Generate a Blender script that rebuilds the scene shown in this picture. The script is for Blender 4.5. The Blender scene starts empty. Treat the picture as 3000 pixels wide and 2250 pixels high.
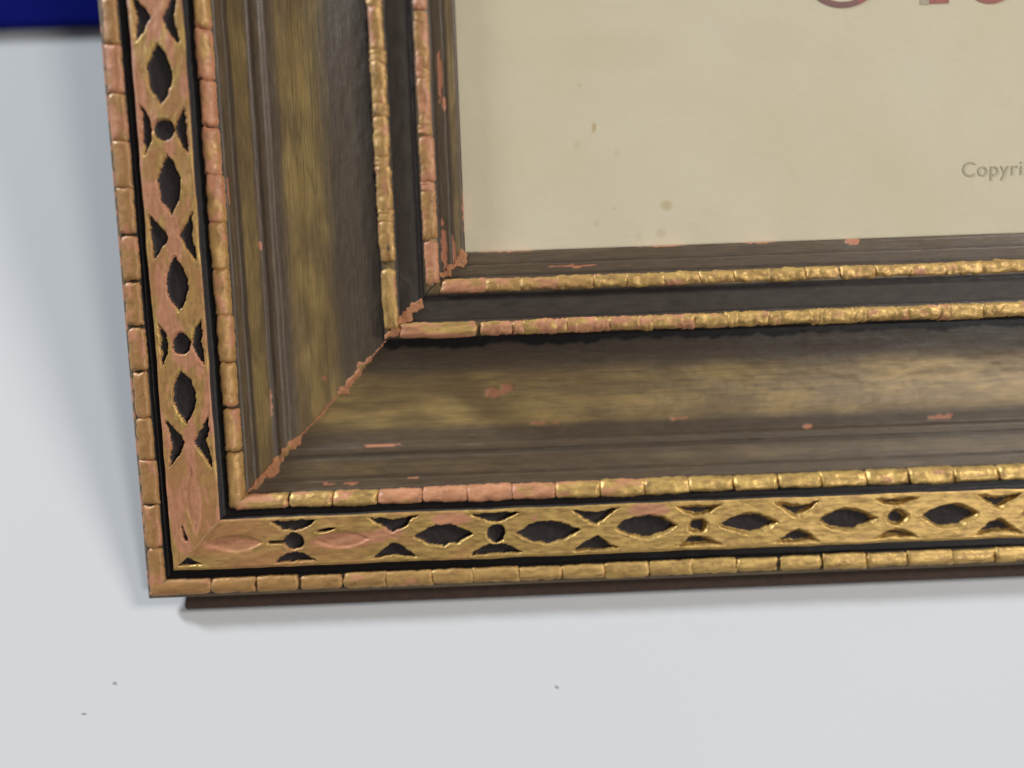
import bpy, math, random
import numpy as np
from mathutils import Matrix, Vector

random.seed(7)
MM = 0.001
scene = bpy.context.scene
col = scene.collection

# ------------------------------------------------------------------ camera / light / exposure
TILT = math.radians(18.0)          # the frame leans: its bottom edge is near the table, its top is raised
LIFT = 5.0                         # height (mm) of the frame's front bottom edge above the table
FRAME = Matrix.Translation((0, 0, LIFT * MM)) @ Matrix.Rotation(TILT, 4, 'X')   # frame coordinates -> world

CAM_POS = (82.8162, 60.2454, 155.6774)      # mm, in frame coordinates
CAM_ROT = ((0.9993, 0.0370, -0.0087), (-0.0361, 0.9952, 0.0911), (0.0120, -0.0907, 0.9958))
cd = bpy.data.cameras.new('camera'); cam = bpy.data.objects.new('camera', cd); col.objects.link(cam)
m = Matrix(CAM_ROT).to_4x4(); m.translation = Vector(CAM_POS) * MM
mw = FRAME @ m
cam.matrix_world = Matrix.LocRotScale(mw.to_translation(), mw.to_quaternion(), None)
cd.sensor_width = 36.0
cd.lens = 36.0 * 2080.65 / 3000.0
cd.clip_start = 0.005; cd.clip_end = 20.0
cd.dof.use_dof = True
cd.dof.focus_distance = 0.1565
cd.dof.aperture_fstop = 1.9
scene.camera = cam

world = bpy.data.worlds.new('World'); scene.world = world; world.use_nodes = True
bg = world.node_tree.nodes['Background']
bg.inputs[0].default_value = (0.97, 0.96, 1.0, 1); bg.inputs[1].default_value = 0.115

def area(name, direction, dist, size, power, color):
    ld = bpy.data.lights.new(name, 'AREA'); ld.shape = 'DISK'; ld.size = size; ld.energy = power; ld.color = color
    lo = bpy.data.objects.new(name, ld); col.objects.link(lo)
    d = Vector(direction).normalized(); target = Vector((0.08, 0.05, 0.0))
    lo.location = target + d * dist
    lo.rotation_euler = d.to_track_quat('Z', 'Y').to_euler()
    return lo
area('lamp_cool', (-1.9, 1.5, 1.0), 3.5, 0.38, 150.0, (0.885, 0.95, 1.0))
area('lamp_warm', (1.22, 0.5, 1.0), 3.5, 0.80, 68.0, (1.0, 0.95, 0.88))
L3 = (FRAME.to_3x3() @ Vector((0.60, -0.16, 0.80)))
area('lamp_side', L3, 3.0, 0.54, 28.0, (1.0, 0.97, 0.93))

vs = scene.view_settings
vs.view_transform = 'Standard'; vs.look = 'None'; vs.exposure = 0.0; vs.gamma = 1.0; vs.use_curve_mapping = False

# ------------------------------------------------------------------ helpers
def hash2(ix, iy, seed):
    v = np.sin(ix * 127.1 + iy * 311.7 + seed * 74.7) * 43758.5453
    return v - np.floor(v)
def vnoise(x, y, seed=0):
    x = np.asarray(x, float); y = np.asarray(y, float)
    ix = np.floor(x); iy = np.floor(y); fx = x - ix; fy = y - iy
    fx = fx * fx * (3 - 2 * fx); fy = fy * fy * (3 - 2 * fy)
    a = hash2(ix, iy, seed); b = hash2(ix + 1, iy, seed); c = hash2(ix, iy + 1, seed); d = hash2(ix + 1, iy + 1, seed)
    return (a + (b - a) * fx) * (1 - fy) + (c + (d - c) * fx) * fy
def fbm(x, y, seed=0, oct=3):
    s = 0; a = 0.5; t = 0
    for o in range(oct):
        s = s + a * vnoise(x * 2 ** o, y * 2 ** o, seed + o * 13); t += a; a *= 0.5
    return s / t
def sstep(a, b, x):
    t = np.clip((x - a) / (b - a), 0, 1); return t * t * (3 - 2 * t)

def empty(name, matrix=None, parent=None):
    o = bpy.data.objects.new(name, None); col.objects.link(o); o.empty_display_size = 0.01
    if parent: o.parent = parent
    if matrix is not None: o.matrix_local = matrix
    return o
def tag(o, label, cat, group=None):
    o['label'] = label; o['category'] = cat
    if group: o['group'] = group
def link(name, me, mats, parent=None, smooth=True):
    o = bpy.data.objects.new(name, me); col.objects.link(o)
    for mt in (mats if isinstance(mats, (list, tuple)) else [mats]):
        if mt.name not in me.materials: me.materials.append(mt)
    if parent: o.parent = parent
    if smooth: me.polygons.foreach_set('use_smooth', [True] * len(me.polygons))
    return o
def grid_mesh(name, P, UV=None, attrs=None, flip=False, matidx=None):
    """P: (rows, cols, 3) in mm -> a grid mesh"""
    r, c, _ = P.shape
    idx = np.arange(r * c).reshape(r, c)
    q = np.stack([idx[:-1, :-1], idx[:-1, 1:], idx[1:, 1:], idx[1:, :-1]], -1).reshape(-1, 4)
    if flip: q = q[:, ::-1]
    me = bpy.data.meshes.new(name)
    me.from_pydata((P.reshape(-1, 3) * MM).tolist(), [], q.tolist())
    if UV is not None:
        uv = me.uv_layers.new(name='UVMap'); flat = UV.reshape(-1, 2)[q.reshape(-1)]
        uv.data.foreach_set('uv', flat.astype(np.float32).reshape(-1))
    for k, a in (attrs or {}).items():
        at = me.attributes.new(k, 'FLOAT', 'POINT'); at.data.foreach_set('value', a.astype(np.float32).reshape(-1))
    me.update()
    return me

class N:
    """tiny node-graph helper"""
    def __init__(s, name):
        s.m = bpy.data.materials.new(name); s.m.use_nodes = True; s.t = s.m.node_tree
        s.b = s.t.nodes['Principled BSDF']
    def n(s, typ, **k):
        nd = s.t.nodes.new(typ)
        for a, v in k.items(): setattr(nd, a, v)
        return nd
    def set(s, sock, v):
        if isinstance(v, bpy.types.NodeSocket): s.t.links.new(v, sock)
        elif isinstance(v, (tuple, list)) and len(v) == 3 and sock.type == 'RGBA': sock.default_value = (*v, 1)
        else: sock.default_value = v
    def uv(s): return s.n('ShaderNodeTexCoord').outputs['UV']
    def obj(s): return s.n('ShaderNodeTexCoord').outputs['Object']
    def attr(s, name): return s.n('ShaderNodeAttribute', attribute_name=name).outputs['Fac']
    def map(s, vec, scale, loc=(0, 0, 0)):
        nd = s.n('ShaderNodeMapping'); s.set(nd.inputs['Vector'], vec)
        nd.inputs['Scale'].default_value = scale; nd.inputs['Location'].default_value = loc; return nd.outputs[0]
    def noise(s, vec, scale=1, detail=3, rough=0.55, dist=0.0):
        nd = s.n('ShaderNodeTexNoise'); s.set(nd.inputs['Vector'], vec); nd.inputs['Scale'].default_value = scale
        nd.inputs['Detail'].default_value = detail; nd.inputs['Roughness'].default_value = rough
        nd.inputs['Distortion'].default_value = dist; return nd.outputs['Fac']
    def ramp(s, fac, a, b, ca=0.0, cb=1.0):
        nd = s.n('ShaderNodeMapRange', interpolation_type='SMOOTHSTEP'); s.set(nd.inputs[0], fac)
        for i, v in enumerate((a, b, ca, cb)): s.set(nd.inputs[i + 1], v)
        return nd.outputs[0]
    def mix(s, fac, a, b):
        nd = s.n('ShaderNodeMix', data_type='RGBA'); s.set(nd.inputs[0], fac); s.set(nd.inputs[6], a); s.set(nd.inputs[7], b)
        return nd.outputs[2]
    def math(s, op, a, b=0.0, clamp=False):
        nd = s.n('ShaderNodeMath', operation=op, use_clamp=clamp); s.set(nd.inputs[0], a); s.set(nd.inputs[1], b); return nd.outputs[0]
    def bump(s, h, strength, dist):
        nd = s.n('ShaderNodeBump'); nd.inputs['Strength'].default_value = strength; nd.inputs['Distance'].default_value = dist
        s.set(nd.inputs['Height'], h); s.set(s.b.inputs['Normal'], nd.outputs[0])
    def out(s, color=None, rough=None, metal=None, spec=None):
        if color is not None: s.set(s.b.inputs['Base Color'], color)
        if rough is not None: s.set(s.b.inputs['Roughness'], rough)
        if metal is not None: s.set(s.b.inputs['Metallic'], metal)
        if spec is not None: s.set(s.b.inputs['Specular IOR Level'], spec)
        return s.m

# ------------------------------------------------------------------ materials (colours of paint, gilding and bole; the rail black also holds bead shade)
GOLD = (0.68, 0.45, 0.145); GOLD_DARK = (0.38, 0.235, 0.08); BOLE = (0.56, 0.235, 0.125); OCHRE = (0.42, 0.195, 0.075)
CHAR = (0.036, 0.030, 0.031); BROWN = (0.075, 0.052, 0.034)

def mat_bead():
    g = N('worn_gilding')
    oi = g.n('ShaderNodeObjectInfo'); sep = g.n('ShaderNodeSeparateColor'); g.set(sep.inputs[0], oi.outputs['Color'])
    bole_amt, ochre_amt, dark_amt = sep.outputs[0], sep.outputs[1], sep.outputs[2]
    off = g.n('ShaderNodeVectorMath', operation='ADD')
    g.set(off.inputs[0], g.obj())
    comb = g.n('ShaderNodeCombineXYZ'); g.set(comb.inputs[0], oi.outputs['Random']); g.set(comb.inputs[1], g.math('MULTIPLY', oi.outputs['Random'], 3.7))
    g.set(off.inputs[1], comb.outputs[0]); v = off.outputs[0]
    n1 = g.noise(g.map(v, (260, 700, 700)), 1, 4, 0.6)
    n2 = g.noise(g.map(v, (160, 330, 330), (3, 1, 2)), 1, 3, 0.5, 0.4)
    n3 = g.noise(v, 2200, 3, 0.6)
    c = g.mix(g.ramp(n1, 0.35, 0.68), GOLD, GOLD_DARK)
    c = g.mix(g.math('MULTIPLY', ochre_amt, 0.9), c, g.mix(n1, OCHRE, (0.30, 0.165, 0.065)))
    thr = g.math('SUBTRACT', 1.0, bole_amt)
    thr = g.math('ADD', g.math('MULTIPLY', thr, 0.55), 0.185)
    n2b = g.math('ADD', n2, g.math('MULTIPLY', g.math('SUBTRACT', n3, 0.5), 0.16))
    mask = g.ramp(n2b, thr, g.math('ADD', thr, 0.11), 0.0, 0.93)
    pk = g.mix(g.ramp(n1, .3, .7), (0.60, 0.275, 0.155), (0.43, 0.19, 0.10))
    c = g.mix(mask, c, g.mix(g.ramp(n3, .35, .75, 0, .5), pk, (0.40, 0.165, 0.085)))
    gr = g.ramp(g.noise(g.map(v, (520, 520, 520), (5, 5, 1)), 1, 5, 0.7), 0.55, 0.74, 0.0, 0.55)
    c = g.mix(gr, c, (0.12, 0.085, 0.05))
    thd = g.math('SUBTRACT', 0.80, g.math('MULTIPLY', dark_amt, 0.35))
    dm = g.ramp(n1, thd, g.math('ADD', thd, 0.06))
    c = g.mix(dm, c, (0.06, 0.045, 0.03))
    cov = g.math('MAXIMUM', mask, dm)
    metal = g.math('MULTIPLY', g.math('MULTIPLY', g.math('SUBTRACT', 1.0, cov), 0.45), g.math('SUBTRACT', 1.0, g.math('MULTIPLY', ochre_amt, 0.8)))
    g.bump(g.math('ADD', g.math('MULTIPLY', n3, 0.6), n1), 0.6, 0.00014)
    return g.out(c, g.ramp(n3, 0.2, 0.8, 0.32, 0.60), metal, 0.4)

def mat_band():
    g = N('pierced_band_paint'); uv = g.uv()
    dark = g.attr('dark'); bole = g.attr('bole'); och = g.attr('ochre')
    n1 = g.noise(g.map(uv, (30, 110, 1)), 1, 4, 0.6)
    n3 = g.noise(g.map(uv, (330, 330, 1)), 1, 3, 0.6)
    gold = g.mix(g.ramp(n1, 0.35, 0.7), (0.62, 0.40, 0.125), (0.35, 0.215, 0.07))
    c = g.mix(och, gold, g.mix(n1, (0.46, 0.215, 0.085), (0.33, 0.175, 0.07)))
    bm = g.ramp(g.math('ADD', bole, g.math('MULTIPLY', g.math('SUBTRACT', n3, 0.5), 0.5)), 0.35, 0.8, 0.0, 0.92)
    pk = g.mix(g.ramp(n1, .3, .7), (0.58, 0.265, 0.155), (0.43, 0.19, 0.10))
    c = g.mix(bm, c, g.mix(g.ramp(n3, .35, .75, 0, .5), pk, (0.40, 0.17, 0.09)))
    gr = g.ramp(g.noise(g.map(uv, (60, 60, 1), (2, 9, 0)), 1, 5, 0.7), 0.54, 0.74, 0.0, 0.5)
    c = g.mix(gr, c, (0.15, 0.10, 0.055))
    dm = g.ramp(g.math('ADD', dark, g.math('MULTIPLY', g.math('SUBTRACT', n3, 0.5), 0.25)), 0.4, 0.6)
    c = g.mix(dm, c, g.mix(n3, (0.026, 0.022, 0.022), (0.052, 0.045, 0.046)))
    cov = g.math('MAXIMUM', bm, dm)
    g.bump(g.math('ADD', n3, n1), 0.5, 0.00015)
    metal = g.math('MULTIPLY', g.math('MULTIPLY', g.math('SUBTRACT', 1.0, cov), 0.42), g.math('SUBTRACT', 1.0, g.math('MULTIPLY', och, 0.85)))
    return g.out(c, g.math('MAXIMUM', g.ramp(n3, 0.2, 0.8, 0.30, 0.55), g.math('MULTIPLY', dm, 0.7)), metal, g.math('SUBTRACT', 0.4, g.math('MULTIPLY', dm, 0.25)))

def mat_rail():
    g = N('rail_paint'); uv = g.uv()
    rub = g.attr('rub'); bole = g.attr('bole'); black = g.attr('black'); char = g.attr('char')
    st = g.noise(g.map(uv, (6, 420, 1)), 1, 4, 0.6, 0.2)            # brush strokes along the rail
    st2 = g.noise(g.map(uv, (1.6, 70, 1), (4, 2, 0)), 1, 3, 0.6, 0.15)  # longer strokes
    soft = g.noise(g.map(uv, (6, 14, 1), (1, 7, 0)), 1, 3, 0.55, 0.1)    # cloudy rubbing
    n3 = g.noise(g.map(uv, (420, 420, 1)), 1, 3, 0.65)
    blot = g.noise(g.map(uv, (22, 60, 1), (3, 5, 0)), 1, 4, 0.65)
    base = g.mix(st, (0.066, 0.045, 0.028), (0.150, 0.104, 0.066))
    base = g.mix(g.ramp(blot, 0.45, 0.75, 0.0, 0.4), base, (0.150, 0.115, 0.080))
    gold = g.mix(g.ramp(soft, .38, .68), (0.27, 0.178, 0.068), (0.45, 0.305, 0.105))
    w = g.math('ADD', g.math('MULTIPLY', st2, 0.9), g.math('MULTIPLY', soft, 0.5))
    rm = g.math('ADD', rub, g.math('MULTIPLY', g.math('SUBTRACT', w, 0.7), 0.9))
    rm = g.math('MULTIPLY', g.ramp(rm, 0.15, 1.1, 0.0, 0.92), g.ramp(rub, 0.0, 0.3))
    c = g.mix(rm, base, gold)
    fib = g.noise(g.map(uv, (14, 900, 1), (2, 1, 0)), 1, 3, 0.65)            # fine fibre-like strokes
    c = g.mix(g.ramp(fib, 0.48, 0.72, 0.0, 0.55), c, (0.055, 0.040, 0.027))
    c = g.mix(g.ramp(fib, 0.46, 0.28, 0.0, 0.35), c, (0.42, 0.31, 0.15))
    c = g.mix(g.ramp(n3, 0.5, 0.8, 0.0, 0.4), c, (0.07, 0.052, 0.036))
    c = g.mix(g.ramp(st, 0.48, 0.70, 0.0, 0.6), c, (0.060, 0.044, 0.030))
    c = g.mix(g.ramp(st2, 0.54, 0.70, 0.0, 0.5), c, (0.085, 0.066, 0.045))
    rid = g.math('ABSOLUTE', g.math('SUBTRACT', g.noise(g.map(uv, (2.0, 26, 1), (9, 3, 0)), 1, 3, 0.55, 0.2), 0.5))
    c = g.mix(g.math('MULTIPLY', g.ramp(rid, 0.0, 0.03, 0.32, 0.0), g.ramp(soft, 0.35, 0.6)), c, (0.05, 0.040, 0.028))
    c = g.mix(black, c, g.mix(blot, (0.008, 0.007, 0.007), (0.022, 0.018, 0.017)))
    c = g.mix(char, c, g.mix(blot, (0.030, 0.024, 0.020), (0.090, 0.073, 0.060)))
    sp = g.ramp(g.noise(g.map(uv, (900, 900, 1)), 1, 2, 0.5), 0.76, 0.82)
    c = g.mix(g.math('MULTIPLY', sp, 0.22), c, (0.40, 0.36, 0.30))      # dust
    bm = g.ramp(g.math('ADD', bole, g.math('MULTIPLY', g.math('SUBTRACT', n3, 0.5), 0.7)), 0.3, 0.75, 0.0, 0.9)
    c = g.mix(bm, c, g.mix(n3, (0.55, 0.23, 0.13), (0.42, 0.165, 0.085)))
    g.bump(g.math('ADD', g.math('ADD', g.math('MULTIPLY', st, 1.1), g.math('MULTIPLY', n3, 0.7)), g.math('MULTIPLY', blot, 0.9)), 0.5, 0.00009)
    return g.out(c, g.ramp(n3, 0.3, 0.7, 0.31, 0.50), g.math('MULTIPLY', rm, 0.3), g.math('SUBTRACT', g.math('ADD', 0.36, g.math('MULTIPLY', rm, 0.5)), g.math('MULTIPLY', g.math('MAXIMUM', black, char), 0.18)))

def mat_filler():
    g = N('terracotta_filler'); o = g.obj()
    n = g.noise(o, 900, 4, 0.6); n2 = g.noise(o, 300, 3, 0.6)
    c = g.mix(n, (0.55, 0.235, 0.105), (0.34, 0.145, 0.065))
    c = g.mix(g.ramp(n2, 0.55, 0.7), c, (0.30, 0.17, 0.06))
    g.bump(n, 0.7, 0.0004)
    return g.out(c, 0.7)

def mat_table():
    g = N('white_table'); o = g.obj()
    n = g.noise(o, 9, 3, 0.5); n2 = g.noise(o, 1400, 3, 0.6)
    c = g.mix(n, (0.595, 0.61, 0.632), (0.625, 0.636, 0.652))
    g.bump(n2, 0.15, 0.0001)
    return g.out(c, 0.75, 0, 0.15)

def mat_paper():
    g = N('aged_paper'); o = g.obj()
    n = g.noise(o, 26, 4, 0.55); n2 = g.noise(o, 1500, 3, 0.7); n3 = g.noise(o, 70, 3, 0.6)
    c = g.mix(g.ramp(n, 0.3, 0.7), (0.765, 0.68, 0.485), (0.795, 0.72, 0.54))
    c = g.mix(g.ramp(n3, 0.45, 0.8, 0.0, 0.25), c, (0.73, 0.63, 0.44))
    f = g.attr('fox')
    c = g.mix(f, c, (0.56, 0.42, 0.22))
    g.bump(g.math('ADD', n2, g.math('MULTIPLY', n3, 6.0)), 0.2, 0.0002)
    return g.out(c, 0.8, 0, 0.2)

def plain(name, color, rough=0.6, var=0.25, scale=600, spec=0.4):
    g = N(name); n = g.noise(g.obj(), scale, 3, 0.6)
    c = g.mix(n, tuple(x * (1 - var) for x in color), tuple(x * (1 + var) for x in color))
    g.bump(n, 0.2, 0.0002)
    return g.out(c, rough, 0, spec)

def mat_glass():
    g = N('picture_glass'); t = g.t; t.nodes.remove(g.b)
    tr = g.n('ShaderNodeBsdfTransparent'); gl = g.n('ShaderNodeBsdfGlossy'); gl.inputs['Roughness'].default_value = 0.03
    tr.inputs[0].default_value = (1.0, 1.0, 1.0, 1)
    lw = g.n('ShaderNodeLayerWeight'); lw.inputs['Blend'].default_value = 0.5
    pw5 = g.math('POWER', lw.outputs['Facing'], 5.0); fac = g.math('ADD', g.math('MULTIPLY', pw5, 0.7), 0.02)
    mx = g.n('ShaderNodeMixShader'); t.links.new(fac, mx.inputs[0]); t.links.new(tr.outputs[0], mx.inputs[1]); t.links.new(gl.outputs[0], mx.inputs[2])
    t.links.new(mx.outputs[0], t.nodes['Material Output'].inputs[0])
    return g.m

M_BEAD = mat_bead(); M_BAND = mat_band(); M_RAIL = mat_rail(); M_FILL = mat_filler(); M_TABLE = mat_table()
M_PAPER = mat_paper(); M_GLASS = mat_glass()
M_BLUE = plain('blue_plastic', (0.007, 0.010, 0.135), 0.9, 0.12, 200, 0.0)
M_WOOD = plain('dark_wood', (0.066, 0.041, 0.029), 0.85, 0.4, 500)
M_BACK = plain('backing_board', (0.30, 0.21, 0.13), 0.85, 0.2, 300)
M_RED = plain('red_brown_ink', (0.45, 0.18, 0.15), 0.8, 0.25, 900, 0.2)
M_GREYRED = plain('plum_ink', (0.30, 0.17, 0.15), 0.8, 0.25, 900, 0.2)
M_INK = plain('grey_ink', (0.53, 0.475, 0.355), 0.85, 0.25, 1500, 0.2)
M_CRUMB = plain('grey_crumb', (0.42, 0.41, 0.39), 0.9, 0.3, 3000)

# ------------------------------------------------------------------ the table
W, H = 420.0, 340.0                # outer size of the frame, mm
me = bpy.data.meshes.new('table')
x0, x1, y0, y1 = -0.55, 0.95, -0.40, 0.95
me.from_pydata([(x0, y0, 0), (x1, y0, 0), (x1, y1, 0), (x0, y1, 0), (x0, y0, -.03), (x1, y0, -.03), (x1, y1, -.03), (x0, y1, -.03)], [],
               [(0, 1, 2, 3), (7, 6, 5, 4), (0, 4, 5, 1), (1, 5, 6, 2), (2, 6, 7, 3), (3, 7, 4, 0)])
tb = link('table', me, M_TABLE, smooth=False); tb['kind'] = 'structure'

# ------------------------------------------------------------------ the picture frame
frame = empty('picture_frame', FRAME)
tag(frame, 'antique picture frame with worn gold beading and pierced band around a cream print', 'picture frame')

# moulding section: distance from the outer edge (d), height (w), and paint: 0 brown wash, 1 black: groove paint, and shade painted below bead rows C and D
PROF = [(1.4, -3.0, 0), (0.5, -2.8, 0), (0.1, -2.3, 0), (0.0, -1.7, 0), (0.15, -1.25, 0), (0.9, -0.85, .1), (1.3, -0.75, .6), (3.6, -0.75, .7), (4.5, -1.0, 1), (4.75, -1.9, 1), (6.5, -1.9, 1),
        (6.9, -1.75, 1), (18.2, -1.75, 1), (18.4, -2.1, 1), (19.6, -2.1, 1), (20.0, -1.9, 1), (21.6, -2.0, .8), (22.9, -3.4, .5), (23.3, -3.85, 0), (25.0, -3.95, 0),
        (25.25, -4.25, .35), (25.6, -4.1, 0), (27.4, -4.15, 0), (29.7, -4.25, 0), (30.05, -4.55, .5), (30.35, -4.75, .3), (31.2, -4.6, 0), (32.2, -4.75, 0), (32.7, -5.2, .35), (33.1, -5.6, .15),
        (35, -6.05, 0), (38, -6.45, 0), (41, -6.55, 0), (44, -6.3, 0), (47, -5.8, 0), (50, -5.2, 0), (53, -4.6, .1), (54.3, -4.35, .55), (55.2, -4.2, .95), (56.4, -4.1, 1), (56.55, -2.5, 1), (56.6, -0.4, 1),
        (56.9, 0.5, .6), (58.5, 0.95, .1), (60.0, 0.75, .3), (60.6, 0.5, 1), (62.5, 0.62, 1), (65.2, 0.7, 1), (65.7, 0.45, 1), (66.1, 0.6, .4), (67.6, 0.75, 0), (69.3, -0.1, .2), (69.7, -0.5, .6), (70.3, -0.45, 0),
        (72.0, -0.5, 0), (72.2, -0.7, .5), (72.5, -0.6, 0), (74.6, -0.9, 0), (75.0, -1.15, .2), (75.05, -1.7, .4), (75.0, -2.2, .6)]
BACK = [(75.0, -2.2), (71.0, -2.3), (71.0, -8.6), (19.0, -8.6), (13.5, -5.2), (1.4, -3.0)]
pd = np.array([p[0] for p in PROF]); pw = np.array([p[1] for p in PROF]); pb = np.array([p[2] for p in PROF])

def resample(step):
    ts = [0.0]
    for i in range(len(PROF) - 1):
        L = math.hypot(pd[i + 1] - pd[i], pw[i + 1] - pw[i]); n = max(1, int(math.ceil(L / step)))
        ts += [i + (k + 1) / n for k in range(n)]
    ts = np.array(ts); i = np.arange(len(PROF))
    return np.interp(ts, i, pd), np.interp(ts, i, pw), np.interp(ts, i, pb)
def surf_w(d):                     # height of the moulding's top surface at distance d
    return np.interp(d, pd[4:], pw[4:])

def place(kind, s, d, w):          # rail coordinates -> frame coordinates (mm)
    if kind == 'bottom': return np.stack([s, d, w], -1)
    if kind == 'left': return np.stack([d, s, w], -1)
    if kind == 'top': return np.stack([s, H - d, w], -1)
    return np.stack([W - d, s, w], -1)
FLIP = {'bottom': False, 'left': True, 'top': True, 'right': False}

# chips of bare terracotta bole on the rails: (s, d, half length, half width)
CHIPS = {'bottom': [(80.0, 43.6, 2.4, 1.1), (83.0, 44.6, 1.6, 1.0), (152, 33.2, 1.4, .6), (183, 34.2, 3.2, .55), (41.5, 24.4, 1.6, .32), (46.6, 24.3, 1.5, .32), (61, 24.9, 1.2, .26),
                    (98, 71.3, 4.5, .35), (160, 74.6, 1.8, .9), (90, 36.2, 1.6, .4), (94, 36.0, 1.1, .3), (84, 75.0, 6, .2), (118, 75.0, 5, .2), (140, 75, 4, .2), (54, 32.6, 5, .22), (122, 36.0, 3, .25)],
         'left': [(48.4, 41.5, .7, .6), (78.5, 29.6, 1.0, .4), (112, 71.2, 5.5, .5), (106.5, 71.9, 1.6, .6), (84, 75, 4, .2), (76, 70.6, 6, .7), (75, 72.6, 4, .35), (82, 56.0, 2.6, .3), (43, 29.7, 3, .2), (90, 23.6, 3, .25)]}

def build_rail(kind, label, dense):
    Lr = W if kind in ('bottom', 'top') else H
    d, w, b = resample(0.42 if dense else 1.6)
    if dense:
        lim = 215.0 if kind == 'bottom' else 160.0
        sv = np.concatenate([np.arange(0, lim, 0.42), np.linspace(lim, Lr, 40)])
    else: sv = np.linspace(0, Lr, 60)
    tau = sv / Lr
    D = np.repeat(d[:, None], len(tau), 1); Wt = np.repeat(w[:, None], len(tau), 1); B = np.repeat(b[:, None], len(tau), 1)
    S = D + (Lr - 2 * D) * tau[None, :]
    sd = 3 if kind == 'bottom' else 41
    # hand-planed unevenness, wandering along the rail
    wob = (fbm(S / 14, D / 5, sd) - .5) * 0.30 + (fbm(S / 2.2, D / 0.9, sd + 5) - .5) * 0.10
    wob *= sstep(0, 1.0, D) * (1 - .6 * sstep(74, 75, D))
    Wt = Wt + wob
    Dj = D + (fbm(S / 9, D / 8, sd + 9) - .5) * 0.22 * sstep(0.5, 2, D) * (1 - sstep(72, 75, D)) * sstep(0, 6, S - D)
    lo, hi = (34.2, 46.5) if kind == 'left' else (35.2, 50.0)
    rub = sstep(lo - 1.2, lo + 2.5, D) * (1 - sstep(hi - 4.5, hi + 2.0, D))
    rub = np.maximum(rub, 0.85 * sstep(25.7, 26.4, D) * (1 - sstep(29.0, 29.9, D)) * (1.15 if kind == 'left' else 0.42))
    rub = np.maximum(rub, 0.5 * sstep(23.3, 23.8, D) * (1 - sstep(24.6, 25.1, D)) * (0.8 if kind == 'left' else 0.4))
    rub = np.maximum(rub, 0.75 * sstep(72.6, 73.2, D) * (1 - sstep(74.0, 74.8, D)) * (1.0 if kind == 'left' else 0.25))
    rub = np.maximum(rub, 0.9 * sstep(56.8, 57.3, D) * (1 - sstep(59.6, 60.2, D)))
    rub = np.maximum(rub, 0.9 * sstep(66.0, 66.4, D) * (1 - sstep(68.9, 69.4, D)))
    rub = np.maximum(rub, 0.5 * (D < 1.3))
    bole = np.zeros_like(S)
    for (cs, cdd, hs, hd) in CHIPS.get(kind, []):
        q = ((S - cs) / hs) ** 2 + ((D - cdd) / hd) ** 2
        q = q + (fbm(S / 1.1, D / 0.55, 77) - .5) * 2.4
        bole = np.maximum(bole, 1 - sstep(.55, 1.25, q))
    e = (fbm(S / 3, D * 0 + 3, 91) - .42) * 3.0                    # bole showing at rubbed arrises
    bole = np.maximum(bole, np.clip(e, 0, .8) * (np.abs(D - 30.0) < .3) * (0.5 if kind == 'left' else .2))
    bole = np.maximum(bole, np.clip((fbm(S / 2, D * 0 + 1, 19) - .35) * 3, 0, .9) * (D < 0.75) * (1.0 if kind == 'left' else 0.3))
    Wt = Wt - 0.10 * bole * (D > 5)
    char = sstep(60.4, 60.9, D) * (1 - sstep(64.5, 65.0, D))  # stops short of the D beads, whose shadow is painted black there
    rag = (fbm(S / 2.5, D * 0 + 5, sd + 21) - .5) * 1.6
    B = np.where((D > 53) & (D < 56.5), np.maximum(B * .4, sstep(54.1, 55.0, D + rag - (1.2 if kind == 'left' else 0))), B)  # ragged black below the C beads: dark paint plus their painted-in shadow
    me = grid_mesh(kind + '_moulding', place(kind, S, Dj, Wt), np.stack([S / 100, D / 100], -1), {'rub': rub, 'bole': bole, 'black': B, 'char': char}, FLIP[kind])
    r = link('rail', me, M_RAIL, frame); r['label'] = label
    # back of the moulding
    bd = np.array([p[0] for p in BACK]); bw = np.array([p[1] for p in BACK]); tv = np.linspace(0, 1, 8)
    D2 = np.repeat(bd[:, None], 8, 1); W2 = np.repeat(bw[:, None], 8, 1); S2 = D2 + (Lr - 2 * D2) * tv[None, :]
    mb = grid_mesh(kind + '_back', place(kind, S2, D2, W2), None, None, FLIP[kind])
    link('rail_back', mb, M_WOOD, r, smooth=False)
    return r

rails = {'bottom': build_rail('bottom', 'bottom rail of the frame, brighter gold towards its far end', True),
         'left': build_rail('left', 'left rail of the frame with orange and pink worn band', True),
         'top': build_rail('top', 'top rail of the frame', False), 'right': build_rail('right', 'right rail of the frame', False)}

# ------------------------------------------------------------------ pierced ribbon band
B0, B1 = 6.85, 18.15; BC = 0.5 * (B0 + B1)
# node sequences along each rail: L lens, O dot node, X crossing
NODES = {'bottom': [('X', 10.2, .55), ('P', 21.1, 1), ('O', 34.1, 1), ('P', 44.9, 1), ('X', 56.5, 1), ('L', 67.6, 1), ('O', 79.4, 1), ('L', 91.0, 1), ('X', 101.7, 1), ('L', 113.3, 1), ('O', 124.8, 1), ('L', 136.3, 1),
                    ('X', 147.2, 1), ('L', 158.5, 1), ('O', 169.8, 1), ('L', 181.9, 1), ('X', 192.9, 1)],
         'left': [('Q', 22.5, 1), ('X', 35.6, 1), ('L', 45.8, 1), ('O', 57.4, 1), ('L', 70.2, 1), ('X', 80.4, 1), ('L', 91.4, 1), ('O', 102.8, 1), ('L', 114.4, 1), ('X', 125.6, 1)]}
def fill_nodes(kind, Lr):
    n = NODES[kind]; seq = 'LOLX'; k = {'X': 0}; last = n[-1][1]; i = 0
    while last + 11.4 < Lr - 22:
        last += 11.4; n.append((seq[i % 4], last, 1)); i += 1
for kk in ('bottom', 'left'): fill_nodes(kk, W if kk == 'bottom' else H)

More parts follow.
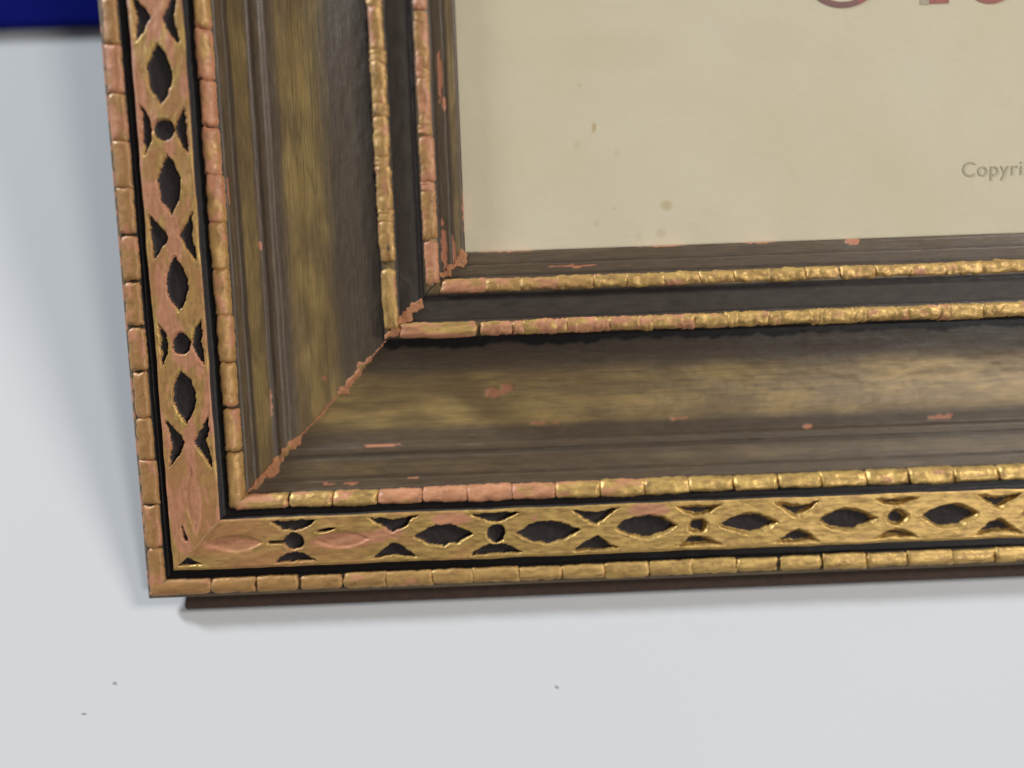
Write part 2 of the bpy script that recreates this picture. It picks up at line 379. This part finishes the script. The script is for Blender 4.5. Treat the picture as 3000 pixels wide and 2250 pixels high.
def hole_field(S, D, kind):
    """>0 inside a pierced hole (mm from its rim)"""
    g = np.full(S.shape, -9.0)
    sd = 5 if kind == 'bottom' else 23
    jx = (fbm(S / 2.1, D / 2.1, sd) - .5) * 1.1; jy = (fbm(S / 1.5, D / 1.5, sd + 3) - .5) * 0.75 + (fbm(S / .55, D / .55, sd + 8) - .5) * 0.45
    for i, (t, c, sc) in enumerate(NODES[kind]):
        r = random.Random(i * 17 + sd)
        m = np.abs(S - c) < 9
        x = (S[m] - c + jx[m]); y = (D[m] - BC + jy[m])
        cur = g[m]
        if t == 'L':
            a = 6.9 * r.uniform(.95, 1.06); b = 2.75 * r.uniform(.9, 1.08)
            if kind == 'left': a *= .92
            y0 = r.uniform(-.25, .25)
            cur = np.maximum(cur, b * (1 - (x / a) ** 2) - np.abs(y - y0))
        elif t == 'O':
            a = 2.4 * r.uniform(.9, 1.1); b = 2.15 * r.uniform(.9, 1.1)
            cur = np.maximum(cur, (1 - np.sqrt((x / a) ** 2 + (y / b) ** 2)) * b)
            for sg in (-1, 1):
                a2 = 5.4 * r.uniform(.9, 1.1); yo = 4.75; yi = yo - 2.35 * r.uniform(.85, 1.15) * np.clip(1 - (x / a2) ** 2, -1, 1)
                yy = y * sg
                cur = np.maximum(cur, np.minimum(yy - yi, yo - yy))
        elif t == 'X':
            for sg in (-1, 1):
                if sc < 1 and sg > 0: continue
                a2 = 5.6 * sc * r.uniform(.92, 1.08); dep = 3.7 * sc * r.uniform(.9, 1.1)
                yi = 4.8 - dep * np.clip(1 - np.abs(x / a2) ** 1.25, -1, 1)
                notch = r.uniform(.5, 1.3) * np.exp(-(x / 2.4) ** 2) if r.random() < .75 else 0
                yy = y * sg
                cur = np.maximum(cur, np.minimum(yy - yi, 4.8 - notch - yy))
        elif t == 'Q':                                              # faint nick near the corner
            cur = np.maximum(cur, .55 * (1 - ((x + 8) / 2.6) ** 2) - np.abs(y + 2.6 + .25 * (x + 8)))
        g[m] = cur
    if kind == 'bottom':                                            # bridge beside the first dot, small slit by the pink lens
        g = np.maximum(g, .45 - np.abs(D - BC + .1) - 3 * np.clip(np.abs(S - 30.6) - 2.2, 0, 9))
        g = np.maximum(g, .5 * (1 - ((S - 41.3) / 2.6) ** 2) - np.abs(D - BC - 2.3 - .16 * (S - 41.3)))
    return g

PINK = {'bottom': [(20.5, BC - .2, 7.0, 1.5), (45.0, BC - .3, 8.0, 1.9), (50, BC + .2, 6, 1.4), (69.5, 16.3, 4.6, 1.6), (113.6, 16.6, 5.2, 1.6), (88.2, 15.8, .7, .8), (55, 13.5, 4, 1.4)],
        'left': [(24.0, BC + .2, 9, 1.7), (34.5, BC, 6.0, 1.3), (79.5, BC + .2, 6.5, 1.7), (52.0, BC + 3.6, 2.6, .9), (99, BC + .9, 2.2, 1.3), (87, BC - 3.5, 5, 1.2), (100, BC + 4.6, 3, .6), (36, 8.0, 1.8, .8), (41, 16.6, 3, .9), (108, BC - 4, 3, 1.0), (126, BC, 5, 2)]}

def build_band(kind):
    Lr = W if kind in ('bottom', 'top') else H
    lim = 212.0 if kind == 'bottom' else 155.0
    sv = np.concatenate([np.arange(0, lim, 0.27), np.arange(lim, Lr, 0.9), [Lr]])
    edge = 0.22
    dv = np.concatenate([[B0, B0, B0 + .05], np.arange(B0 + edge, B1 - edge, 0.19), [B1 - .05, B1, B1]])
    tau = sv / Lr
    D = np.repeat(dv[:, None], len(tau), 1); S = D + (Lr - 2 * D) * tau[None, :]
    g = hole_field(S, D, kind)
    wide = 0.26 + 0.50 * sstep(80, 135, S) if kind == 'bottom' else np.full_like(S, 0.26)
    wide = wide * (0.75 + 0.6 * fbm(S / 4, D / 3, 8))
    depth = sstep(0, 1, g / wide)
    top = 0.22 + (fbm(S / 7, D / 3, 61) - .5) * 0.45 + (fbm(S / 1.1, D / 0.8, 62) - .5) * 0.10
    rim = np.exp(-((g + .25) / .3) ** 2) * 0.04                      # slight raised rim round each hole
    low = np.zeros_like(S)
    for (t, c, sc) in NODES[kind]:
        if t == 'P': low = np.maximum(low, .35 * sstep(0, .8, 2.2 * (1 - ((S - c) / 6.6) ** 2) - np.abs(D - BC)))
        if t == 'Q': low = np.maximum(low, .28 * sstep(0, .9, 2.0 * (1 - ((S - c) / 9) ** 2) - np.abs(D - BC)))
    Wt = top + rim - low - 1.45 * depth + (fbm(S / .8, D / .8, 15) - .5) * .18 * depth
    er = sstep(0, .5, np.minimum(D - B0, B1 - D)); Wt = Wt - (1 - er) * 0.22
    Wt[0, :] = -1.75; Wt[-1, :] = -1.75
    thr = .35 + .45 * sstep(80, 135, S) if kind == 'bottom' else .35
    dark = sstep(0, .35, g / wide - thr)
    dark[0, :] = 1; dark[1, :] = .6; dark[-1, :] = 1; dark[-2, :] = .6
    bole = np.zeros_like(S)
    for (cs, cdd, hs, hd) in PINK[kind]:
        q = ((S - cs) / hs) ** 2 + ((D - cdd) / hd) ** 2 + (fbm(S / 2.2, D / 1.0, 33) - .5) * .7
        bole = np.maximum(bole, 1 - sstep(.5, 1.3, q))
    if kind == 'left': bole = np.maximum(bole, .9 * sstep(.50, .63, fbm(S / 8, D / 2.2, 44)))
    ochre = np.full_like(S, .92) if kind == 'left' else (1 - sstep(20, 100, S)) * .85 + .08
    ochre = np.clip(ochre + (fbm(S / 6, D / 3, 55) - .55) * 1.7 - .45 * np.exp(-((g + .5) / .7) ** 2), 0, 1)
    jit = (fbm(S / 6, D * 0 + 2, 71) - .5) * .35 * (1 - er)
    me = grid_mesh(kind + '_band', place(kind, S, D + jit, Wt), np.stack([S / 100, D / 100], -1), {'dark': dark, 'bole': bole, 'ochre': ochre}, FLIP[kind])
    o = link('carved_band', me, M_BAND, rails[kind])
    o['label'] = 'pierced ribbon band of dark lens-shaped holes'
    return o
build_band('bottom'); build_band('left')

# ------------------------------------------------------------------ beads
def bead_mesh(name, length, half, height, seed, base, drop=0.0, end=0.8, taper=0.0, lump=0.12, nS=23, nC=11, joint=0.55):
    """barrel bead lying along x, base at z=base(mm); drop: the far side (+y) sits lower"""
    xs = np.linspace(-1, 1, nS); th = np.linspace(0, math.pi, nC)
    X, T = np.meshgrid(xs, th, indexing='ij')
    e = end / (length / 2)
    prof = np.clip((1 - np.abs(X)) / e, 0, 1); prof = np.sqrt(np.clip(1 - (1 - prof) ** 2, 0, 1))
    prof = joint + (1 - joint) * prof
    prof = prof * (1 - taper * X ** 2)
    Y = -np.cos(T) * half * (0.60 + 0.40 * prof); c = np.sin(T)
    Z = base + np.sign(c) * np.abs(c) ** 0.62 * height * prof
    Z = Z - drop * (Y / half * 0.5 + 0.5)
    n1 = (fbm(X * 2.2 + seed * 7.1, T * 1.3 + seed, seed) - .5); n2 = (fbm(X * 6 + seed * 3.3, T * 3 + seed, seed + 4) - .5)
    Z = Z + (n1 * 3.0 + n2 * 1.5) * lump * np.clip(c, 0, 1); n3 = (fbm(X * 15 + seed, T * 5 + seed, seed + 6) - .5); Z = Z + n3 * lump * 1.3 * np.clip(c, 0, 1)
    Y = Y + (fbm(X * 3 + seed, T * 0.4 + seed * 2.0, seed + 2) - .5) * 0.55 + (fbm(X * 11 + seed, T * 0.8 + seed, seed + 3) - .5) * 0.28
    Xm = X * length / 2
    Xm = Xm + (fbm(T * 1.2 + seed, X * 0 + seed, seed + 9) - .5) * .8 * np.abs(X)
    top = np.stack([Xm, Y, Z], -1)
    cap0 = top[:1].copy(); cap0[..., 2] = base - 1.2; cap1 = top[-1:].copy(); cap1[..., 2] = base - 1.2
    return grid_mesh(name, np.concatenate([cap0, top, cap1], 0))

BANK = {}
def bank(key, n, **k):
    BANK[key] = []
    for i in range(n):
        kk = dict(k); kk['seed'] = i + 1 + len(BANK) * 20
        kk['length'] = k['length'] * random.Random(i).uniform(.97, 1.03)
        kk['joint'] = random.Random(i + 50).choice((.35, .6, .7, .8)) if key in ('outer', 'inner') else random.Random(i + 50).choice((.62, .75, .85, .92))
        BANK[key].append(bead_mesh(key, **kk))
bank('outer', 7, length=9.45, half=1.72, height=0.95, base=-0.85, end=.9, lump=.11)
bank('inner', 7, length=9.75, half=1.75, height=1.6, base=-2.15, drop=1.0, end=1.15, lump=.19)
bank('barrel', 7, length=8.9, half=1.66, height=1.5, base=0.35, end=1.1, taper=.05, lump=.24)
bank('reel', 5, length=2.9, half=1.65, height=1.5, base=0.35, end=1.0, lump=.16, nS=11)
bank('sight', 7, length=10.4, half=1.48, height=1.35, base=0.2, drop=.6, end=1.1, taper=.05, lump=.30)
bank('sight_reel', 4, length=2.4, half=1.6, height=1.35, base=0.15, drop=.6, end=.9, lump=.2, nS=11)

rnd2 = random.Random(5)
def bead(name, key, kind, s, d, color, scale=1.0, i=0):
    me = BANK[key][i % len(BANK[key])]
    if not me.materials:
        me.materials.append(M_BEAD); me.polygons.foreach_set('use_smooth', [True] * len(me.polygons))
    o = bpy.data.objects.new(name, me); col.objects.link(o); o.parent = rails[kind]
    p = place(kind, np.array(float(s)), np.array(float(d)), np.array(0.0)) * MM
    # bead x axis along the rail, y axis pointing inwards from the outer edge
    ex, ey = {'bottom': ((1, 0, 0), (0, 1, 0)), 'left': ((0, 1, 0), (1, 0, 0)), 'top': ((1, 0, 0), (0, -1, 0)), 'right': ((0, 1, 0), (-1, 0, 0))}[kind]
    wy = rnd2.uniform(.90, 1.08); wz = rnd2.uniform(.94, 1.05)
    mt = Matrix(((ex[0] * scale, ey[0] * wy, 0, p[0]), (ex[1] * scale, ey[1] * wy, 0, p[1]), (0, 0, wz, p[2]), (0, 0, 0, 1)))
    o.matrix_local = mt
    o.color = (*color, 1)
    return o

rnd = random.Random(11)
def tone(kind, row, s):
    """(bole, ochre, dark) amounts seen in the photograph along each row"""
    j = rnd.uniform(-.10, .10)
    if kind == 'left':
        if row == 'A': return (.34 + j + (.35 if 96 < s < 112 else 0), .95, .25)
        if row == 'B': return ((.80 if 84 < s < 118 else .42) + j, .70, .12)
        if row == 'C': return (.38 + j, .55, .40)
        return ((.78 if 103 < s < 112 or s < 74 else .52) + j, .85, .35)
    if row == 'A': return (max(0, .32 - s / 400) + j, max(.12, .95 - s / 150), .15)
    if row == 'B': return ((.82 if 50 < s < 88 else (.45 if s < 104 else .12)) + j, .15 if s < 110 else 0, .05)
    if row == 'C': return ((.62 if s < 76 else (.55 if s < 115 else .30)) + j, .15, .15)
    return (.48 + j - s / 900, .55 if s < 95 else .25, .15)

def run(kind, row, key, d, start, pitch, last, first_len=None, reel=None):
    """a row of beads; beyond the view the rest of the row is one mesh"""
    s = start; i = 0
    base_len = {'outer': 9.45, 'inner': 9.75, 'barrel': 8.9, 'sight': 10.4}[key]
    blen = pitch + 0.10 - (reel or 0)
    while s < last:
        if reel and rnd.random() < .12: reel_here = False
        else: reel_here = True
        if key in ('barrel', 'sight'): blen = (pitch - (reel or 0)) * rnd.uniform(.98, 1.14)
        bead('bead', key, kind, s + pitch / 2 + rnd.uniform(-.12, .12), d + rnd.uniform(-.08, .08), tone(kind, row, s), blen / base_len * (rnd.uniform(.99, 1.03) if rnd.random() < (.35 if kind == 'left' else .6) else rnd.uniform(.94, .965)), rnd.randrange(7))
        if reel and reel_here: bead('reel', 'reel' if key == 'barrel' else 'sight_reel', kind, s + pitch + rnd.uniform(-.15, .15), d + rnd.uniform(-.1, .1), tone(kind, row, s), rnd.uniform(.85, 1.1), rnd.randrange(4))
        s += pitch; i += 1
    return s
def rest(kind, key, d, s, pitch, end):
    """the part of a bead row that lies outside the picture, joined into one piece"""
    src = BANK[key][0]; n = len(src.vertices)
    co = np.zeros(n * 3, np.float32); src.vertices.foreach_get('co', co); co = co.reshape(-1, 3).astype(float) / MM
    faces = np.array([list(p.vertices) for p in src.polygons]); V = []; F = []
    k = 0
    while s + pitch < end:
        P = place(kind, co[:, 0] * (pitch / 10.2) + s + pitch / 2, co[:, 1] + d, co[:, 2]); V.append(P); F.append(faces + k * n); k += 1; s += pitch
    if not V: return
    me = bpy.data.meshes.new('bead_run'); me.from_pydata((np.concatenate(V) * MM).tolist(), [], np.concatenate(F).tolist())
    o = link('bead_run', me, M_BEAD, rails[kind]); o['kind'] = 'stuff'; o.color = (.2, .3, .1, 1)

DA, DB, DCc, DD = 2.75, 21.35, 58.45, 67.75
def corner_bead(kind, key, d, s0, s1, col3, blen):
    bead('bead', key, kind, (s0 + s1) / 2, d, col3, (s1 - s0) / blen, 3)
# bottom rail
corner_bead('bottom', 'outer', DA, .9, 14.7, (.35, .95, .1), 9.45)
e = run('bottom', 'A', 'outer', DA, 14.9, 9.88, 205); rest('bottom', 'outer', DA, e, 9.88, W - 4)
corner_bead('bottom', 'inner', DB, 20.6, 32.9, (.45, .2, .1), 9.75)
e = run('bottom', 'B', 'inner', DB, 33.0, 10.05, 205); rest('bottom', 'inner', DB, e, 10.05, W - 23)
corner_bead('bottom', 'barrel', DCc, 60.2, 76.9, (.5, .3, .15), 8.9)
e = run('bottom', 'C', 'barrel', DCc, 76.6, 9.3, 203, reel=2.0); rest('bottom', 'barrel', DCc, e, 9.3, W - 60)
corner_bead('bottom', 'sight', DD, 69.5, 79.8, (.6, .8, .15), 10.4)
e = run('bottom', 'D', 'sight', DD, 79.3, 7.7, 203); rest('bottom', 'sight', DD, e, 7.7, W - 70)
# left rail
corner_bead('left', 'outer', DA, .9, 12.1, (.40, .95, .1), 9.45)
e = run('left', 'A', 'outer', DA, 12.2, 9.86, 150); rest('left', 'outer', DA, e, 9.86, H - 4)
corner_bead('left', 'inner', DB, 20.0, 32.9, (.10, .55, .1), 9.75)
e = run('left', 'B', 'inner', DB, 32.9, 10.1, 150); rest('left', 'inner', DB, e, 10.1, H - 23)
corner_bead('left', 'barrel', DCc, 59.0, 71.8, (.35, .4, .2), 8.9)
e = run('left', 'C', 'barrel', DCc, 72.3, 10.9, 150, reel=2.4); rest('left', 'barrel', DCc, e, 10.9, H - 60)
corner_bead('left', 'sight', DD, 68.3, 77.6, (.6, .7, .25), 10.4)
e = run('left', 'D', 'sight', DD, 77.4, 11.6, 150, reel=1.7); rest('left', 'sight', DD, e, 11.6, H - 70)
for kk, Lr in (('top', W), ('right', H)):
    for key, d, st, en, pt in (('outer', DA, 5, 5, 9.86), ('inner', DB, 24, 24, 10.1), ('barrel', DCc, 61, 61, 11.0), ('sight', DD, 71, 71, 11.6)):
        rest(kk, key, d, st, pt, Lr - en)

# ------------------------------------------------------------------ terracotta filler along the mitre
def ribbon(name, pts, mat, lift=.07, seed=0, rough=1.0):
    """pts: (distance along the mitre, half width towards bottom rail, half width towards left rail)"""
    ds = np.arange(pts[0][0], pts[-1][0], .16); P = np.array(pts)
    wa = np.interp(ds, P[:, 0], P[:, 1]) * .68; wb = np.interp(ds, P[:, 0], P[:, 2]) * .68
    nz = lambda k, f: (fbm(ds * f, ds * 0 + k, seed + k) - .5)
    wa = np.maximum(wa * (1 + rough * 1.5 * nz(1, 1.1)) + rough * .5 * nz(2, 2.6) * (wa > .05), 0.02)
    wb = np.maximum(wb * (1 + rough * 1.5 * nz(3, 1.1)) + rough * .5 * nz(4, 2.6) * (wb > .05), 0.02)
    fr = np.array([-1, -.92, -.6, -.25, 0, .25, .6, .92, 1.0]); prof = np.array([-.25, .5, .9, 1, 1, 1, .9, .5, -.25])
    rows = []
    for f, p in zip(fr, prof):
        off = np.where(f < 0, -f * wb, f * wa)                       # distance from the mitre line
        dd = ds - off                                               # nearer the outer edge on either rail
        u = ds + off if f >= 0 else ds - off
        v = ds - off if f >= 0 else ds + off
        u = ds + (off if f >= 0 else -off); v = ds + (-off if f >= 0 else off)
        base = np.interp(np.maximum(dd, 0), pd[4:], pw[4:])
        base = np.maximum(base, np.where((dd > B0) & (dd < B1), .25, -9))
        w = base + .12 + lift * p + rough * .22 * (fbm(ds * 2.3, ds * 0 + f * 3, seed + 7) - .45) * (p > 0)
        rows.append(np.stack([u, v, w], -1))
    me = grid_mesh(name, np.array(rows), flip=True)
    return link(name, me, mat, frame)
ribbon('corner_filler', [(22.6, .12, .1), (24, .5, .3), (26, 1.2, .5), (28.0, 1.7, .7), (30, 1.5, .8), (31.2, .5, .5), (32.3, .9, 1.0), (34.2, 1.0, .7), (35.6, .15, .1)], M_FILL, seed=2)
ribbon('corner_filler', [(36.0, .1, .08), (38.5, .3, .15), (40.5, .5, .2), (41.5, .1, .05)], M_FILL, seed=5)
ribbon('corner_filler', [(44.6, .1, .5), (45.5, 1.3, .9), (47.3, 1.3, .6), (49.6, .9, .8), (50.8, .5, 1.2), (51.5, .15, .2), (52.5, .5, .4), (53.8, .12, .1), (55.6, .12, .1)], M_FILL, seed=8)
ribbon('corner_filler', [(57.0, .3, .4), (59.2, 1.3, .8), (60.5, .9, 1.0), (62.3, 1.5, 1.2), (63.6, 1.5, .9), (64.6, 1.2, .3), (65.4, .15, .1)], M_FILL, seed=12)
ribbon('corner_filler', [(69.8, .4, .5), (71, 1.3, 1.0), (72.5, .9, .7), (73.6, 1.6, 1.0), (74.6, 1.5, .9), (75.2, .8, .8)], M_FILL, seed=15, rough=1.6)
ribbon('corner_filler', [(20.5, .14, .12), (30, .22, .18), (36, .14, .12), (42, .2, .14), (50, .16, .2), (57, .14, .12)], M_FILL, lift=.03, seed=21, rough=.7)
ribbon('mitre_crack', [(64.4, .10, .10), (69.6, .16, .16)], plain('crack_shadow_paint', (.02, .015, .012), .9), lift=.06, seed=3, rough=.3)
ribbon('mitre_scratch', [(8.5, .12, .12), (17.6, .16, .12)], plain('pale_scratch', (.42, .25, .11), .7), lift=.02, seed=4, rough=.3)
# ------------------------------------------------------------------ print, glass and backing
u = np.concatenate([np.arange(70.5, 205, .45), np.linspace(205, W - 70.5, 60)]); v = np.concatenate([np.arange(70.5, 140, .45), np.linspace(140, H - 70.5, 50)])
V2, U2 = np.meshgrid(v, u, indexing='ij')
fox = np.zeros_like(U2)
STAINS = [(104.0, 101.0, 0.53, 1.15, 0.8), (119.5, 83.8, 1.3, 1.22, 0.55), (118.1, 77.9, 1.15, 1.15, 0.35), (104.1, 80.4, 0.92, 0.69, 0.25), (108.1, 83.6, 0.38, 0.38, 0.4), (108.8, 95.2, 0.69, 0.84, 0.2), (100.2, 97.5, 0.69, 0.92, 0.3), (101.1, 110.0, 0.53, 0.38, 0.5), (113.3, 77.5, 0.69, 0.84, 0.25), (84.0, 82.2, 3.82, 3.05, 0.06), (108.8, 116.8, 12.21, 4.58, 0.1), (142.0, 117.9, 9.16, 4.58, 0.08)]      # foxing on the paper: u, v, radii (mm), strength
for i, (su, sv_, rx, ry, am) in enumerate(STAINS):
    q = ((U2 - su) / rx) ** 2 + ((V2 - sv_) / ry) ** 2 + (fbm(U2 / 1.2, V2 / 1.2, i) - .5) * .8
    fox = np.maximum(fox, am * (1 - sstep(.3, 1.5, q)))
paper = grid_mesh('print', np.stack([U2, V2, np.full_like(U2, -2.75) + (fbm(U2 / 40, V2 / 40, 4) - .5) * .1], -1), None, {'fox': fox})
pr = link('print', paper, M_PAPER, frame); pr['label'] = 'cream aged paper print with red lettering'
def flat(name, polys, mat, z=-2.675):
    vs_, fs = [], []
    for poly in polys:
        b = len(vs_); vs_ += [(x * MM, y * MM, z * MM) for x, y in poly]; fs.append(list(range(b, b + len(poly))))
    me = bpy.data.meshes.new(name); me.from_pydata(vs_, [], fs)
    return link(name, me, mat, pr, smooth=False)
def arc(cx, cy, rx, ry, a0, a1, th, n=40):
    quads = []
    for k in range(n):
        A = math.radians(a0 + (a1 - a0) * k / n); Bq = math.radians(a0 + (a1 - a0) * (k + 1) / n)
        t0 = th(a0 + (a1 - a0) * k / n); t1 = th(a0 + (a1 - a0) * (k + 1) / n)
        quads.append([(cx + rx * math.cos(A), cy + ry * math.sin(A)), (cx + rx * math.cos(Bq), cy + ry * math.sin(Bq)),
                      (cx + (rx - t1) * math.cos(Bq), cy + (ry - t1 * .8) * math.sin(Bq)), (cx + (rx - t0) * math.cos(A), cy + (ry - t0 * .8) * math.sin(A))])
    return quads

cO = (158.49, 124.19)
bx, by = cO[0] - .2, cO[1]
flat('letter', arc(bx, by + 8.6, 9.2, 8.6, 180, 292, lambda a: 1.55), M_GREYRED)
flat('letter', arc(bx, by + 8.6, 9.2, 8.6, 292, 360, lambda a: 1.55), M_RED)
p = (178.02, 124.42)
flat('letter', [[(p[0] - 3.0, p[1]), (p[0] + 3.0, p[1]), (p[0] + 3.0, p[1] + 1.1), (p[0] - 3.0, p[1] + 1.1)], [(p[0] - 1.2, p[1] + 1.1), (p[0] + 1.4, p[1] + 1.1), (p[0] + 1.4, p[1] + 9), (p[0] - 1.2, p[1] + 9)]], M_RED)
flat('letter', [[(p[0] - 3.2, p[1] - .1), (p[0] - 1.3, p[1] - .1), (p[0] - 1.3, p[1] + .95), (p[0] - 3.2, p[1] + .95)]], M_INK, z=-2.665)
p = (190.20, 124.04)
flat('letter', arc(p[0], p[1] + 5.5, 6.0, 5.5, 190, 330, lambda a: 1.3), M_RED)
cu = bpy.data.curves.new('copyright_line', 'FONT'); cu.body = 'Copyri'; cu.size = 4.55 * MM; cu.space_character = 1.08
to = bpy.data.objects.new('tmp_text', cu); col.objects.link(to)
dg = bpy.context.evaluated_depsgraph_get(); tm = bpy.data.meshes.new_from_object(to.evaluated_get(dg))
bpy.data.objects.remove(to)
tl = link('lettering', tm, M_INK, pr, smooth=False)
p = (184.55, 87.82); tl.location = (p[0] * MM, p[1] * MM, -2.675 * MM); tl.rotation_euler = (0, 0, math.radians(-.3))

def slab(name, u0, u1, v0, v1, w0, w1, mat, parent):
    P = [(u0, v0, w0), (u1, v0, w0), (u1, v1, w0), (u0, v1, w0), (u0, v0, w1), (u1, v0, w1), (u1, v1, w1), (u0, v1, w1)]
    me = bpy.data.meshes.new(name); me.from_pydata([tuple(c * MM for c in q) for q in P], [], [(3, 2, 1, 0), (4, 5, 6, 7), (0, 1, 5, 4), (1, 2, 6, 5), (2, 3, 7, 6), (3, 0, 4, 7)])
    return link(name, me, mat, parent, smooth=False)
slab('glass_pane', 71.2, W - 71.2, 71.2, H - 71.2, -2.5, -2.31, M_GLASS, frame)
slab('backing_board', 71.2, W - 71.2, 71.2, H - 71.2, -8.0, -3.0, M_BACK, frame)

# ------------------------------------------------------------------ things around the frame
def bevel_box(name, x0, x1, y0, y1, z0, z1, bev, mat, seg=3):
    import bmesh
    bm = bmesh.new(); bmesh.ops.create_cube(bm, size=1.0)
    for vtx in bm.verts:
        vtx.co = Vector(((x0 + x1) / 2 + vtx.co.x * (x1 - x0), (y0 + y1) / 2 + vtx.co.y * (y1 - y0), (z0 + z1) / 2 + vtx.co.z * (z1 - z0))) * MM
    bmesh.ops.bevel(bm, geom=bm.edges[:], offset=bev * MM, segments=seg, affect='EDGES', profile=.5)
    me = bpy.data.meshes.new(name); bm.to_mesh(me); bm.free()
    return link(name, me, mat, smooth=True)
box = bevel_box('blue_board', -210, 330, 154, 330, 0.05, 2.6, .7, M_BLUE)
tag(box, 'flat dark blue board on the white table at the top left', 'board')
slab('easel_strut', 180, 240, 236, 250, -83.0, -8.1, M_WOOD, frame)
strip = bevel_box('wood_strip', 7.2, 400, -2.4, 9.0, 0.05, 1.7, .75, M_WOOD, 3)
tag(strip, 'thin dark brown wooden strip under the bottom rail of the frame', 'wood strip')

def crumb(x, y, sx, sy, rz, label, seed):
    import bmesh
    bm = bmesh.new(); bmesh.ops.create_icosphere(bm, subdivisions=2, radius=1)
    r = random.Random(seed)
    for vtx in bm.verts:
        q = r.uniform(.7, 1.25); vtx.co = Vector((vtx.co.x * sx * q, vtx.co.y * sy * q, max(vtx.co.z, -.5) * .18 * q + .08)) * MM
    me = bpy.data.meshes.new('crumb'); bm.to_mesh(me); bm.free()
    o = link('crumb', me, M_CRUMB); o.location = (x * MM, y * MM, 0); o.rotation_euler = (0, 0, rz)
    tag(o, label, 'crumb', 'crumbs on the white table')
crumb(91.7, -22.3, .28, .45, .3, 'tiny grey crumb on the white table below the middle of the frame', 1)
crumb(-8.2, -17.7, .42, .25, .6, 'tiny grey crumb on white table below left corner, nearer the frame', 2)
crumb(-14.5, -23.9, .5, .16, 0.1, 'tiny grey crumb on white table at lower left, farther from the frame', 3)
